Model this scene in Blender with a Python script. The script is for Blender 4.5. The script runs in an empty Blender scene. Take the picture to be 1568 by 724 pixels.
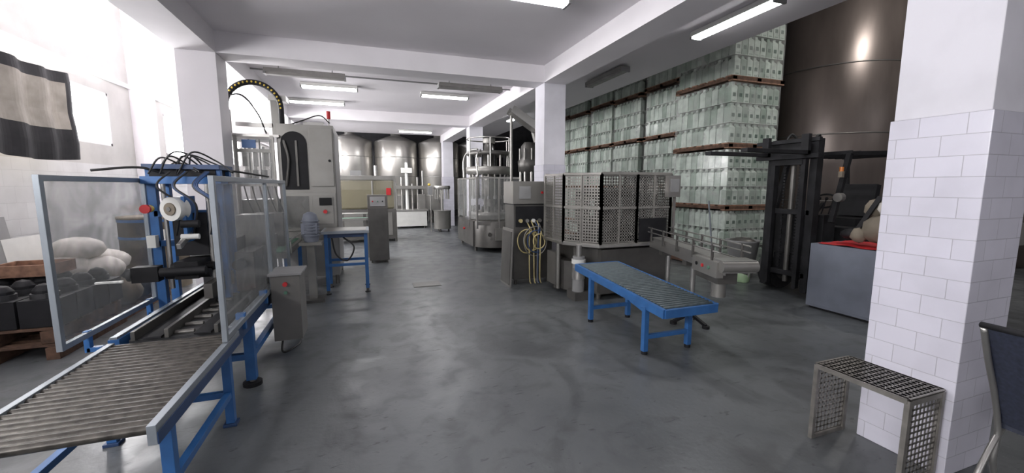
import bpy, math, random
from mathutils import Vector, Matrix, Euler
random.seed(4)
scene=bpy.context.scene

# ---------------- materials ----------------
def nmat(name):
    m=bpy.data.materials.new(name); m.use_nodes=True
    nt=m.node_tree; bs=nt.nodes['Principled BSDF']; return m,nt,bs
def mat(name,col,rough=.5,metal=0.,var=.15,scale=6.,bump=0.,spec=.5,coat=0.,zs=1.):
    m,nt,bs=nmat(name)
    g=nt.nodes.new('ShaderNodeNewGeometry')
    mp=nt.nodes.new('ShaderNodeMapping'); mp.inputs['Scale'].default_value=(1,1,zs)
    n=nt.nodes.new('ShaderNodeTexNoise'); n.inputs['Scale'].default_value=scale; n.inputs['Detail'].default_value=6
    nt.links.new(g.outputs['Position'],mp.inputs['Vector']); nt.links.new(mp.outputs[0],n.inputs['Vector'])
    r=nt.nodes.new('ShaderNodeValToRGB')
    r.color_ramp.elements[0].position=.3; r.color_ramp.elements[1].position=.7
    a=[max(0,c*(1-var)) for c in col]; b=[min(1,c*(1+var)) for c in col]
    r.color_ramp.elements[0].color=(*a,1); r.color_ramp.elements[1].color=(*b,1)
    nt.links.new(n.outputs['Fac'],r.inputs['Fac']); nt.links.new(r.outputs['Color'],bs.inputs['Base Color'])
    bs.inputs['Roughness'].default_value=rough; bs.inputs['Metallic'].default_value=metal
    bs.inputs['Specular IOR Level'].default_value=spec; bs.inputs['Coat Weight'].default_value=coat
    if bump:
        bp=nt.nodes.new('ShaderNodeBump'); bp.inputs['Strength'].default_value=bump; bp.inputs['Distance'].default_value=.01
        nt.links.new(n.outputs['Fac'],bp.inputs['Height']); nt.links.new(bp.outputs['Normal'],bs.inputs['Normal'])
    return m
def emis(name,col,s):
    m,nt,bs=nmat(name)
    bs.inputs['Base Color'].default_value=(*col,1); bs.inputs['Emission Color'].default_value=(*col,1); bs.inputs['Emission Strength'].default_value=s
    return m
def tilemat(name,col,mortar,zcut,tw=.2,th=.11,plaster=(.8,.8,.82),rough=.25):
    m,nt,bs=nmat(name); L=nt.links.new
    g=nt.nodes.new('ShaderNodeNewGeometry'); s=nt.nodes.new('ShaderNodeSeparateXYZ'); L(g.outputs['Position'],s.inputs[0])
    ad=nt.nodes.new('ShaderNodeMath'); ad.operation='ADD'; L(s.outputs[0],ad.inputs[0]); L(s.outputs[1],ad.inputs[1])
    c=nt.nodes.new('ShaderNodeCombineXYZ'); L(ad.outputs[0],c.inputs[0]); L(s.outputs[2],c.inputs[1])
    br=nt.nodes.new('ShaderNodeTexBrick'); L(c.outputs[0],br.inputs['Vector'])
    br.inputs['Scale'].default_value=1; br.inputs['Brick Width'].default_value=tw; br.inputs['Row Height'].default_value=th
    br.inputs['Mortar Size'].default_value=.0020; br.inputs['Mortar Smooth'].default_value=.2
    br.inputs['Color1'].default_value=(*col,1); br.inputs['Color2'].default_value=(*[x*.93 for x in col],1); br.inputs['Mortar'].default_value=(*mortar,1)
    n=nt.nodes.new('ShaderNodeTexNoise'); n.inputs['Scale'].default_value=2.5; n.inputs['Detail'].default_value=5; L(g.outputs['Position'],n.inputs['Vector'])
    rp=nt.nodes.new('ShaderNodeValToRGB'); rp.color_ramp.elements[0].color=(.86,.86,.86,1); rp.color_ramp.elements[0].position=.3; rp.color_ramp.elements[1].position=.6
    L(n.outputs['Fac'],rp.inputs[0])
    gt=nt.nodes.new('ShaderNodeMath'); gt.operation='GREATER_THAN'; L(s.outputs[2],gt.inputs[0]); gt.inputs[1].default_value=zcut
    mx=nt.nodes.new('ShaderNodeMix'); mx.data_type='RGBA'; L(gt.outputs[0],mx.inputs[0]); L(br.outputs['Color'],mx.inputs[6]); mx.inputs[7].default_value=(*plaster,1)
    mu=nt.nodes.new('ShaderNodeMix'); mu.data_type='RGBA'; mu.blend_type='MULTIPLY'; mu.inputs[0].default_value=1; L(mx.outputs[2],mu.inputs[6]); L(rp.outputs[0],mu.inputs[7])
    L(mu.outputs[2],bs.inputs['Base Color'])
    mr=nt.nodes.new('ShaderNodeMapRange'); L(gt.outputs[0],mr.inputs[0]); mr.inputs[3].default_value=rough; mr.inputs[4].default_value=.7; L(mr.outputs[0],bs.inputs['Roughness'])
    iv=nt.nodes.new('ShaderNodeMath'); iv.operation='SUBTRACT'; iv.inputs[0].default_value=1; L(br.outputs['Fac'],iv.inputs[1])
    iz=nt.nodes.new('ShaderNodeMath'); iz.operation='MAXIMUM'; L(iv.outputs[0],iz.inputs[0]); L(gt.outputs[0],iz.inputs[1])
    bp=nt.nodes.new('ShaderNodeBump'); bp.inputs['Strength'].default_value=.6; bp.inputs['Distance'].default_value=.005; L(iz.outputs[0],bp.inputs['Height']); L(bp.outputs[0],bs.inputs['Normal'])
    return m
def glassmat(name,col,opac,rough=.15,noise=True,scale=7,lo=.6):
    m,nt,bs=nmat(name); L=nt.links.new
    bs.inputs['Base Color'].default_value=(*col,1); bs.inputs['Roughness'].default_value=rough
    tr=nt.nodes.new('ShaderNodeBsdfTransparent'); mx=nt.nodes.new('ShaderNodeMixShader')
    out=nt.nodes['Material Output']
    L(tr.outputs[0],mx.inputs[1]); L(bs.outputs[0],mx.inputs[2]); L(mx.outputs[0],out.inputs[0])
    if noise:
        g=nt.nodes.new('ShaderNodeNewGeometry'); n=nt.nodes.new('ShaderNodeTexNoise'); n.inputs['Scale'].default_value=scale; n.inputs['Detail'].default_value=8; n.inputs['Distortion'].default_value=1.2
        L(g.outputs['Position'],n.inputs['Vector'])
        mr=nt.nodes.new('ShaderNodeMapRange'); mr.inputs[1].default_value=.3; mr.inputs[2].default_value=.75; mr.inputs[3].default_value=opac*lo; mr.inputs[4].default_value=min(1,opac*1.6)
        L(n.outputs['Fac'],mr.inputs[0]); L(mr.outputs[0],mx.inputs[0])
        bp=nt.nodes.new('ShaderNodeBump'); bp.inputs['Strength'].default_value=.35; bp.inputs['Distance'].default_value=.02; L(n.outputs['Fac'],bp.inputs['Height']); L(bp.outputs[0],bs.inputs['Normal'])
    else: mx.inputs[0].default_value=opac
    return m

WHITE=mat('plaster_white',(.80,.775,.80),.75,var=.04,scale=1.5,bump=.05)
CEIL=mat('ceiling_paint',(.82,.79,.82),.8,var=.04,scale=.8)
DARKW=mat('dark_wall',(.07,.07,.075),.8,var=.2)
TILEP=tilemat('pillar_tiles',(.66,.65,.73),(.46,.45,.50),1.98,plaster=(.70,.69,.74))
TILEW=tilemat('wall_tiles',(.60,.60,.60),(.47,.47,.47),1.95,.3,.2,plaster=(.50,.49,.47),rough=.4)
STEEL=mat('stainless_steel',(.44,.43,.41),.32,.85,var=.1,scale=3)
STEELB=mat('satin_steel',(.27,.262,.245),.40,.6,var=.1,scale=3)
STEELD=mat('dull_steel',(.13,.125,.117),.42,.6,var=.18,scale=4)
CAGE=mat('perforated_sheet',(.27,.26,.24),.4,.4,var=.1,scale=6)
ALU=mat('aluminium_profile',(.28,.31,.34),.4,.5,var=.08)
BLUE=mat('blue_paint',(.028,.115,.31),.42,var=.15,scale=10)
BLUED=mat('dark_blue_paint',(.02,.05,.13),.45,var=.2)
BLACK=mat('black_plastic',(.012,.012,.014),.6,var=.3,spec=.3)
FBLK=mat('forklift_black',(.014,.014,.016),.65,var=.5,spec=.3)
RUBBER=mat('rubber_belt',(.03,.03,.032),.6,var=.25,scale=20)
ROLL=mat('roller_steel',(.06,.055,.048),.34,.5,var=.5,scale=22)
ROLLD=mat('grey_roller',(.07,.09,.098),.42,.3,var=.25,scale=25)
GREY=mat('grey_paint',(.25,.25,.25),.45,var=.08)
BEIGE=mat('beige_enamel',(.15,.145,.135),.45,var=.1)
GREYBLUE=mat('greyblue_paint',(.16,.175,.215),.55,var=.15,scale=3)
WPL=mat('white_plastic',(.68,.68,.65),.4,var=.05)
YEL=mat('yellow_hose',(.50,.42,.20),.4,var=.15)
YDOT=mat('yellow_mark',(.75,.55,.08),.4)
RED=mat('red_plastic',(.50,.02,.025),.5,var=.15)
GREEN=mat('green_belt',(.10,.22,.15),.5,var=.1)
WOOD=mat('pallet_wood',(.26,.145,.095),.8,var=.4,scale=14)
WOODD=mat('old_wood',(.10,.055,.035),.85,var=.4,scale=14)
CARD=mat('cardboard',(.20,.17,.13),.8,var=.15)
BAG=mat('white_bag',(.70,.66,.61),.6,var=.08,scale=4,bump=.4)
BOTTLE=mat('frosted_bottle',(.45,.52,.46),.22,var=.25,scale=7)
BOTTLEG=mat('frosted_bottle_shaded',(.25,.32,.265),.25,var=.2,scale=7)  # darker bottle tone, mixed in at random
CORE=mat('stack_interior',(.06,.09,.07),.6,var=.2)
BOTTLE2=mat('bottle_layer_card',(.55,.60,.55),.4,var=.1)
LABEL=mat('dark_label',(.04,.085,.06),.5)
WRAP=glassmat('shrink_wrap',(.82,.84,.81),.22,.08,scale=2.6,lo=.15)
PANEL=glassmat('scratched_polycarbonate',(.33,.34,.34),.28,.25,scale=5)
PANEL2=glassmat('clear_acrylic',(.45,.46,.45),.2,.15)
TANK=mat('tank_steel_brown',(.17,.142,.128),.36,.55,var=.35,scale=1.6,zs=.25)
TANKL=mat('tank_steel_light',(.64,.62,.58),.3,.75,var=.1,scale=1.2)
CABLE=mat('cable_black',(.02,.02,.02),.5)
CLOTH=mat('tarp_beige',(.28,.255,.22),.7,var=.2)
TARPB=mat('tarp_black',(.02,.02,.022),.7,var=.3,spec=.3)
MESH=mat('dark_mesh_fabric',(.025,.030,.05),.6,var=.3,scale=60)
YMACH=mat('olive_window',(.26,.24,.16),.35,var=.1)
SKYE=emis('daylight_pane',(1.,.99,1.),14)
TUBE=emis('lit_tube',(1,.99,1),16)
TUBEO=mat('unlit_diffuser',(.27,.26,.25),.5)

def floormat():
    m,nt,bs=nmat('epoxy_floor'); L=nt.links.new
    g=nt.nodes.new('ShaderNodeNewGeometry')
    def noise(s,d,dist=0,sc=(1,1,1)):
        mp=nt.nodes.new('ShaderNodeMapping'); mp.inputs['Scale'].default_value=sc; L(g.outputs['Position'],mp.inputs[0])
        n=nt.nodes.new('ShaderNodeTexNoise'); n.inputs['Scale'].default_value=s; n.inputs['Detail'].default_value=d; n.inputs['Distortion'].default_value=dist; L(mp.outputs[0],n.inputs['Vector']); return n
    def ramp(src,p0,c0,p1,c1):
        r=nt.nodes.new('ShaderNodeValToRGB'); e=r.color_ramp.elements; e[0].position=p0; e[0].color=(*c0,1); e[1].position=p1; e[1].color=(*c1,1); L(src.outputs['Fac'],r.inputs[0]); return r
    def mul(a,b,f):
        mu=nt.nodes.new('ShaderNodeMix'); mu.data_type='RGBA'; mu.blend_type='MULTIPLY'; mu.inputs[0].default_value=f; L(a,mu.inputs[6]); L(b,mu.inputs[7]); return mu.outputs[2]
    a=noise(.7,8,.6); b=noise(4,10,.5); c=noise(28,4); d=noise(1.6,12,1.2,(1,.6,1)); e_=noise(9,8,1.0,(1,3,1))
    r=ramp(a,.32,(.088,.095,.100),.66,(.138,.146,.150))
    r2=ramp(b,.35,(.65,.65,.65),.48,(1,1,1)); r3=ramp(d,.36,(.55,.55,.56),.48,(1,1,1)); r4=ramp(e_,.30,(.40,.40,.40),.36,(1,1,1))
    col=mul(mul(mul(r.outputs[0],r2.outputs[0],.65),r3.outputs[0],.65),r4.outputs[0],.75)
    L(col,bs.inputs['Base Color'])
    mr=nt.nodes.new('ShaderNodeMapRange'); L(b.outputs['Fac'],mr.inputs[0]); mr.inputs[1].default_value=.3; mr.inputs[2].default_value=.7; mr.inputs[3].default_value=.45; mr.inputs[4].default_value=.28; L(mr.outputs[0],bs.inputs['Roughness'])
    bp=nt.nodes.new('ShaderNodeBump'); bp.inputs['Strength'].default_value=.12; bp.inputs['Distance'].default_value=.01; L(c.outputs['Fac'],bp.inputs['Height']); L(bp.outputs[0],bs.inputs['Normal'])
    return m
FLOOR=floormat()

# ---------------- builder ----------------
class B:
    def __init__(s,name): s.name=name; s.v=[]; s.f=[]; s.mi=[]; s.sm=[]; s.mats=[]; s.T=Matrix.Identity(4)
    def add(s,vs,fs,m,smooth=False):
        if m not in s.mats: s.mats.append(m)
        k=s.mats.index(m); o=len(s.v)
        s.v+= [tuple(s.T@Vector(p)) for p in vs]
        for f in fs: s.f.append([i+o for i in f]); s.mi.append(k); s.sm.append(smooth)
        return s
    def obox(s,c,size,m,rx=0,ry=0,rz=0):
        R=Euler((rx,ry,rz)).to_matrix(); c=Vector(c); h=[q/2 for q in size]
        vs=[c+R@Vector((x*h[0],y*h[1],z*h[2])) for x in(-1,1) for y in(-1,1) for z in(-1,1)]
        return s.add(vs,[(0,1,3,2),(4,6,7,5),(0,4,5,1),(2,3,7,6),(0,2,6,4),(1,5,7,3)],m)
    def box(s,x0,y0,z0,x1,y1,z1,m):
        return s.obox(((x0+x1)/2,(y0+y1)/2,(z0+z1)/2),(abs(x1-x0),abs(y1-y0),abs(z1-z0)),m)
    def frame(s,d):
        d=Vector(d).normalized(); a=Vector((0,0,1)) if abs(d.z)<.9 else Vector((1,0,0))
        u=d.cross(a).normalized(); w=d.cross(u).normalized(); return u,w
    def cyl(s,p0,p1,r,m,r1=None,n=16):
        p0=Vector(p0);p1=Vector(p1); r1=r if r1 is None else r1
        u,w=s.frame(p1-p0); vs=[]
        for p,q in((p0,r),(p1,r1)):
            for i in range(n):
                a=2*math.pi*i/n; vs.append(p+u*math.cos(a)*q+w*math.sin(a)*q)
        s.add(vs,[(i,(i+1)%n,n+(i+1)%n,n+i) for i in range(n)],m,True)
        s.add(vs,[tuple(range(n-1,-1,-1)),tuple(range(n,2*n))],m); return s
    def tube(s,pts,r,m,n=8,closed=False):
        pts=[Vector(p) for p in pts]; vs=[]; N=len(pts); prev=None
        for i,p in enumerate(pts):
            d=(pts[min(i+1,N-1)]-pts[max(i-1,0)]).normalized()
            if prev is None: u,w=s.frame(d)
            else:
                u=(prev-d*prev.dot(d)).normalized(); w=d.cross(u)
            prev=u
            for k in range(n):
                a=2*math.pi*k/n; vs.append(p+u*math.cos(a)*r+w*math.sin(a)*r)
        fs=[(i*n+k,i*n+(k+1)%n,(i+1)*n+(k+1)%n,(i+1)*n+k) for i in range(N-1) for k in range(n)]
        fs+=[tuple(range(n-1,-1,-1)),tuple(range((N-1)*n,N*n))]
        return s.add(vs,fs,m,True)
    def spline(s,ctrl,r,m,n=8,seg=8):
        c=[Vector(p) for p in ctrl]; c=[c[0]*2-c[1]]+c+[c[-1]*2-c[-2]]; out=[]
        for i in range(1,len(c)-2):
            for k in range(seg):
                t=k/seg; a,b,d,e=c[i-1],c[i],c[i+1],c[i+2]
                out.append(.5*((2*b)+(d-a)*t+(2*a-5*b+4*d-e)*t*t+(3*b-a-3*d+e)*t**3))
        out.append(c[-2]); return s.tube(out,r,m,n)
    def lathe(s,cx,cy,prof,m,n=32,caps=True):
        vs=[];
        for r,z in prof:
            for i in range(n):
                a=2*math.pi*i/n; vs.append((cx+r*math.cos(a),cy+r*math.sin(a),z))
        fs=[(j*n+i,j*n+(i+1)%n,(j+1)*n+(i+1)%n,(j+1)*n+i) for j in range(len(prof)-1) for i in range(n)]
        s.add(vs,fs,m,True)
        if caps: s.add(vs,[tuple(range(n-1,-1,-1)),tuple(range((len(prof)-1)*n,len(prof)*n))],m)
        return s
    def bar(s,p0,p1,w,h,m):
        p0=Vector(p0);p1=Vector(p1); u,q=s.frame(p1-p0)
        vs=[p+u*a*w/2+q*b*h/2 for p in(p0,p1) for a,b in((-1,-1),(1,-1),(1,1),(-1,1))]
        return s.add(vs,[(0,1,5,4),(1,2,6,5),(2,3,7,6),(3,0,4,7),(3,2,1,0),(4,5,6,7)],m)
    def sph(s,c,r,m,n=14,sc=(1,1,1),jit=0):
        vs=[];K=n//2
        for j in range(K+1):
            for i in range(n):
                t=math.pi*j/K; a=2*math.pi*i/n; q=r*(1+random.uniform(-jit,jit))
                vs.append((c[0]+q*sc[0]*math.sin(t)*math.cos(a),c[1]+q*sc[1]*math.sin(t)*math.sin(a),c[2]+q*sc[2]*math.cos(t)))
        return s.add(vs,[(j*n+i,(j+1)*n+i,(j+1)*n+(i+1)%n,j*n+(i+1)%n) for j in range(K) for i in range(n)],m,True)
    def prism(s,pts,z0,z1,m):
        n=len(pts); vs=[(x,y,z0) for x,y in pts]+[(x,y,z1) for x,y in pts]
        return s.add(vs,[(i,(i+1)%n,n+(i+1)%n,n+i) for i in range(n)]+[tuple(range(n-1,-1,-1)),tuple(range(n,2*n))],m)
    def xprism(s,prof,x0,x1,m): # prof in (y,z)
        n=len(prof); vs=[(x0,y,z) for y,z in prof]+[(x1,y,z) for y,z in prof]
        return s.add(vs,[(i,(i+1)%n,n+(i+1)%n,n+i) for i in range(n)]+[tuple(range(n-1,-1,-1)),tuple(range(n,2*n))],m)
    def perf(s,p,eu,ev,pitch,bw,m,th=.004):
        p=Vector(p);eu=Vector(eu);ev=Vector(ev); nu=max(1,round(eu.length/pitch)); nv=max(1,round(ev.length/pitch))
        nn=eu.cross(ev).normalized()*th/2; hu=eu.normalized()*bw/2; hv=ev.normalized()*bw/2
        for i in range(nu+1):
            a=p+eu*i/nu; vs=[a-hu-nn,a+hu-nn,a+hu-nn+ev,a-hu-nn+ev,a-hu+nn,a+hu+nn,a+hu+nn+ev,a-hu+nn+ev]
            s.add(vs,[(0,3,2,1),(4,5,6,7),(0,4,7,3),(1,2,6,5)],m)
        for i in range(nv+1):
            a=p+ev*i/nv; vs=[a-hv-nn,a+hv-nn,a+hv-nn+eu,a-hv-nn+eu,a-hv+nn,a+hv+nn,a+hv+nn+eu,a-hv+nn+eu]
            s.add(vs,[(0,1,2,3),(4,7,6,5),(0,3,7,4),(1,5,6,2)],m)
        return s
    def done(s,bevel=0):
        import bmesh
        xs=[p[0] for p in s.v];ys=[p[1] for p in s.v];zs=[p[2] for p in s.v]
        o=Vector(((min(xs)+max(xs))/2,(min(ys)+max(ys))/2,min(zs)))
        me=bpy.data.meshes.new(s.name); me.from_pydata([tuple(Vector(p)-o) for p in s.v],[],s.f)
        for mm in s.mats: me.materials.append(mm)
        me.polygons.foreach_set('material_index',s.mi); me.polygons.foreach_set('use_smooth',s.sm)
        bm=bmesh.new(); bm.from_mesh(me); bmesh.ops.recalc_face_normals(bm,faces=bm.faces[:]); bm.to_mesh(me); bm.free()
        ob=bpy.data.objects.new(s.name,me); ob.location=o; scene.collection.objects.link(ob)
        if bevel:
            md=ob.modifiers.new('b','BEVEL'); md.width=bevel; md.segments=2; md.limit_method='ANGLE'
        return ob

# ---------------- room ----------------
B('floor').box(-4.2,-5.2,-.2,14.2,22.2,0,FLOOR).done()
B('ground').box(-14,-20,-.25,24,-5.2,-.02,mat('concrete_yard',(.72,.70,.68),.9,var=.1)).done()  # unseen pale yard, added to bounce daylight up to the ceiling
SZ=3.64
B('ceiling').box(-2.25,-5,SZ,5.1,17,SZ+.2,CEIL).done()
B('ceiling_left_bay').box(-4.2,-5,5.2,-2.05,22.2,5.35,CEIL).done()
B('ceiling_high_bay').box(5.1,-5,6.6,14.2,17,6.8,WHITE).box(-2.05,17,6.6,14.2,22.2,6.8,WHITE).done()
B('wall_upstand_left').box(-2.25,-5,SZ+.2,-2.05,22.2,5.2,WHITE).done()
B('wall_upstand_right').box(4.95,-5,SZ+.2,5.1,17,6.6,WHITE).box(-2.05,17,SZ+.2,5.1,17.1,6.6,WHITE).done()
wl=B('wall_left'); X0,X1=-4.2,-4.0
low=[(-3.5,3.5),(6.0,8.9),(10.9,13.2),(14.6,16.6)]  # first opening belongs to the added window behind the camera
wl.box(X0,-5,0,X1,22.2,2.27,TILEW); wl.box(X0,-5,3.13,X1,22.2,4.0,TILEW); wl.box(X0,-5,4.95,X1,22.2,5.2,TILEW)
yy=-5
for a,b in low: wl.box(X0,yy,2.27,X1,a,3.13,TILEW); yy=b
wl.box(X0,yy,2.27,X1,22.2,3.13,TILEW)
wl.box(X0,-5,4.0,X1,14.5,4.95,TILEW); wl.box(X0,21.5,4.0,X1,22.2,4.95,TILEW)
wl.box(-4.0,9.6,0,-3.88,10.3,5.2,WHITE); wl.box(-4.0,-5,3.35,-3.96,22,3.42,WHITE)
wl.done()
for i,(a,b,z0,z1,e) in enumerate([(6,8.9,2.27,3.13,100),(10.9,13.2,2.27,3.13,65),(14.6,16.6,2.27,3.13,45),(14.5,21.5,4.0,4.95,18),(-3.5,3.5,2.27,3.13,16)]):  # last window is unseen, added to brighten the near ceiling
    w=B('window_%d'%(i+1)); w.box(-4.06,a,z0,-4.04,b,z1,SKYE)
    for t in(a+.02,b-.02): w.box(-4.03,t-.02,z0,-4.0,t+.02,z1,WHITE)
    for t in(z0+.02,z1-.02): w.box(-4.03,a,t-.02,-4.0,b,t+.02,WHITE)
    w.done()
    ld=bpy.data.lights.new('window_daylight','AREA'); ld.shape='RECTANGLE'; ld.size=(z1-z0)*.95; ld.size_y=b-a; ld.energy=e*(b-a); ld.color=(1,.98,.99)
    lo=bpy.data.objects.new('window_daylight',ld); lo.location=(-3.88 if z0<4 else -3.98,(a+b)/2,(z0+z1)/2); lo.rotation_euler=(0,math.radians(-103 if z0<4 else -90),0); scene.collection.objects.link(lo)
B('wall_back').box(-4.2,22,0,14.2,22.2,6.8,DARKW).done()
B('wall_right').box(14,-5,0,14.2,22,6.8,DARKW).done()
wf=B('wall_front'); wf.box(-4.2,-5.2,0,-2.6,-5,6.8,WHITE).box(3.6,-5.2,0,14.2,-5,3.4,WHITE).box(3.6,-5.2,3.4,5.6,-5,6.8,WHITE).box(-2.6,-5.2,3.2,3.6,-5,6.8,WHITE).box(5.6,-5.2,6.2,14.2,-5,6.8,WHITE).done()  # unseen wall; its high right opening is added to light the high bay
BZ=3.36
B('ceiling_beam_left').box(-2.25,-5,BZ,-1.8,17,SZ,WHITE).done()
B('ceiling_beam_right').box(2.95,-5,BZ,3.38,17,SZ,WHITE).done()
for y in(1.17,6.65,12.05): B('ceiling_beam_cross').box(-1.8,y,BZ,2.95,y+.42,SZ,WHITE).done()
for y in(1.16,6.64,12.05,16.5):
    B('pillar').box(2.95,y,0,3.38,y+.43,1.98,TILEP).box(2.962,y+.012,1.98,3.368,y+.418,BZ,TILEP).done(.004)
for y in(6.64,12.05,16.5): B('pillar').box(-2.25,y,0,-1.8,y+.43,BZ,WHITE).done(.004)

def lamp(x,y,lit,along=False,L=1.2,drop=0):
    Z=SZ-drop-.006
    o=B('fluorescent_lamp'); o.T=Matrix.Translation((x,y,0))@Matrix.Rotation(math.pi/2 if along else 0,4,'Z')
    o.box(-L/2,-.09,Z-.06,L/2,.09,Z,TUBEO if not lit else WPL)
    if drop:
        for q in(-.4,.4): o.cyl((q,0,Z),(q,0,SZ-.004),.008,GREY)
    o.xprism([(-.075,Z-.06),(-.05,Z-.09),(.05,Z-.09),(.075,Z-.06)],-L/2+.02,L/2-.02,TUBE if lit else TUBEO)
    o.box(-L/2-.01,-.085,Z-.09,-L/2+.02,.085,Z-.03,GREY).box(L/2-.02,-.085,Z-.09,L/2+.01,.085,Z-.03,GREY).done()
    if lit:
        ld=bpy.data.lights.new('tube_light','AREA'); ld.shape='RECTANGLE'; ld.size=L-.06; ld.size_y=.08; ld.energy=16; ld.color=(.98,.98,1)
        lo=bpy.data.objects.new('tube_light',ld); lo.location=(x,y,Z-.095); lo.rotation_euler=(0,0,math.pi/2 if along else 0); scene.collection.objects.link(lo)
for a in [(1.55,4.25,1,0),(4.25,4.0,1,1),(-.85,7.75,0,0,1.2,.16),(1.93,7.75,0,0,1.2,.16),(1.74,9.35,1,0,1.05),(-.6,9.3,1,0,1.05),(1.8,13.4,1,0),(-.3,13.3,1,0),(-1.0,11.0,1,0),(1.8,15.6,1,0),(4.2,6.7,0,1,1.2,.03),(4.2,11.5,1,1)]: lamp(*a)
B('ceiling_conduit').cyl((-1.79,8.4,SZ-.03),(2.94,8.4,SZ-.03),.015,GREY).done()
o=B('high_bay_lamp'); o.cyl((8.3,3.6,6.1),(8.3,3.6,6.595),.02,GREY); o.lathe(8.3,3.6,[(.08,6.1),(.1,5.95),(.3,5.75),(.31,5.74)],GREY,28); o.done()  # added lamp, out of view, to brighten the tanks and bottle stacks
ld=bpy.data.lights.new('high_bay_light','AREA'); ld.shape='DISK'; ld.size=.5; ld.energy=75; ld.color=(1,.96,.92)
lo=bpy.data.objects.new('high_bay_light',ld); lo.location=(8.3,3.6,5.72); scene.collection.objects.link(lo)
B('floor_drain').box(.66,6.5,.001,1.1,6.84,.006,STEELD).box(.68,6.52,.004,1.08,6.82,.009,STEELD).done()

# ---------------- near left roller conveyor ----------------
o=B('roller_conveyor')
x0,x1,y0,y1,z=-1.55,-.9,2.0,3.2,.6
for x in(x0-.03,x1): o.box(x,y0,z-.075,x+.035,y1,z+.012,ALU)
o.box(x1+.035,y0,z-.075,x1+.04,y1,z-.02,BLUED)
n=24
for i in range(n):
    y=y0+.03+i*(y1-y0-.06)/(n-1); o.cyl((x0,y,z-.015),(x1,y,z-.015),.0205,ROLL,n=16)
for y in(y0+.22,y1-.12):
    for x in(x0+.0,x1-.02): o.box(x-.025,y-.025,.02,x+.025,y+.025,z-.07,BLUE); o.box(x-.04,y-.04,0,x+.04,y+.04,.02,BLUED)
    o.box(x0,y-.02,.2,x1,y+.02,.24,BLUE); o.box(x0,y-.02,z-.11,x1,y+.02,z-.07,BLUED)
o.box(x1-.04,y0+.22,.2,x1,y1-.12,.24,BLUE); o.box(x0-.02,y0+.22,.2,x0+.02,y1-.12,.24,BLUE)
o.done(.002)

# ---------------- case sealer ----------------
o=B('case_sealing_machine')
ya,yb=3.24,5.4
for x in(-1.6,-.95): o.box(x,ya,.5,x+.06,yb,.62,BLUE if x<-1 else BLUED); o.box(x+.01,ya,.62,x+.05,yb,.635,ALU)
o.box(-1.5,ya+.02,.54,-.98,yb,.6,RUBBER)
for x in(-1.42,-1.14): o.box(x,ya,.6,x+.1,yb,.615,BLACK)
for x in(-1.47,-1.29,-1.01): o.box(x-.012,ya,.6,x+.012,yb,.66,STEELD)
for k in range(12): o.cyl((-1.27,ya+.08+.17*k,.605),(-1.16,ya+.08+.17*k,.605),.018,STEELD,n=10)
for y in(3.68,5.2):
    for x in(-1.57,-.93):
        o.box(x-.035,y-.035,.05,x+.035,y+.035,.6,BLUE); o.cyl((x,y,0),(x,y,.03),.07,BLACK); o.cyl((x,y,.03),(x,y,.08),.02,STEEL)
    o.box(-1.57,y-.025,.22,-.93,y+.025,.27,BLUE)
for x in(-1.57,-.93): o.box(x-.025,3.68,.22,x+.025,5.2,.27,BLUE)
for x in(-1.66,-1.2):
    for y in(4.2,4.45): o.box(x-.03,y-.03,.55,x+.03,y+.03,1.78,BLUE)
o.box(-1.7,4.1,1.62,-1.15,4.5,1.68,BLUE); o.box(-1.69,4.12,1.74,-1.16,4.5,1.78,BLUED); o.box(-1.66,4.16,1.68,-1.2,4.46,1.75,BLACK)
for z in(1.1,1.35): o.box(-1.66,4.17,z,-1.2,4.23,z+.05,BLUE)
o.cyl((-1.56,4.12,.75),(-1.56,4.12,1.62),.016,STEEL); o.cyl((-1.26,4.12,.75),(-1.26,4.12,1.62),.016,STEEL)
o.box(-1.52,4.12,1.02,-1.28,4.3,1.38,BLACK); o.box(-1.46,3.9,.86,-1.3,4.5,1.0,BLACK)
o.cyl((-1.47,3.97,1.42),(-1.43,4.05,1.42),.095,WPL,n=32); o.cyl((-1.475,3.962,1.42),(-1.43,4.05,1.42),.05,CARD,n=24); o.cyl((-1.48,3.955,1.42),(-1.42,4.07,1.42),.018,STEEL)
o.box(-1.40,3.98,1.15,-1.375,4.2,1.52,BLUE); o.obox((-1.38,3.95,1.18),(.03,.3,.04),STEEL,rx=.3)
o.cyl((-1.4,3.95,1.3),(-1.28,3.95,1.3),.03,BLACK); o.cyl((-1.4,3.93,1.2),(-1.28,3.93,1.2),.022,WPL)
for k in range(4): o.cyl((-1.54,3.88+.1*k,.93-.04*(k%2)),(-1.24,3.88+.1*k,.93-.04*(k%2)),.035,BLACK,n=14)
o.box(-1.72,3.86,.86,-1.55,3.96,.98,BLACK); o.cyl((-1.75,3.9,.92),(-1.72,3.9,.92),.05,BLACK)
o.box(-1.86,3.7,.9,-1.7,3.72,.915,WPL)
o.box(-1.26,3.85,.7,-1.2,4.6,.82,STEELD); o.box(-1.5,4.6,.65,-1.2,4.9,1.1,STEELD)
o.box(-1.15,4.3,.64,-1.0,4.8,1.0,STEELD); o.cyl((-1.1,4.2,.9),(-1.1,4.45,.9),.05,BLACK); o.box(-1.3,5.0,.64,-1.0,5.3,1.3,STEELB)
o.cyl((-1.66,4.12,1.42),(-1.66,4.06,1.42),.03,YDOT); o.cyl((-1.66,4.06,1.42),(-1.66,4.03,1.42),.035,RED)
o.box(-1.69,4.08,1.1,-1.63,4.14,1.2,WPL)
for k in range(8):
    a=random.uniform(-1.72,-1.4); b=random.uniform(-1.35,-1.0); h=random.uniform(1.78,1.9); yk=random.uniform(4.05,4.45)
    o.spline([(a,yk,1.7),((a*2+b)/3,yk-.05,h),((a+2*b)/3,yk+.05,h-.06),(b,yk,1.72)],.007,CABLE)
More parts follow.
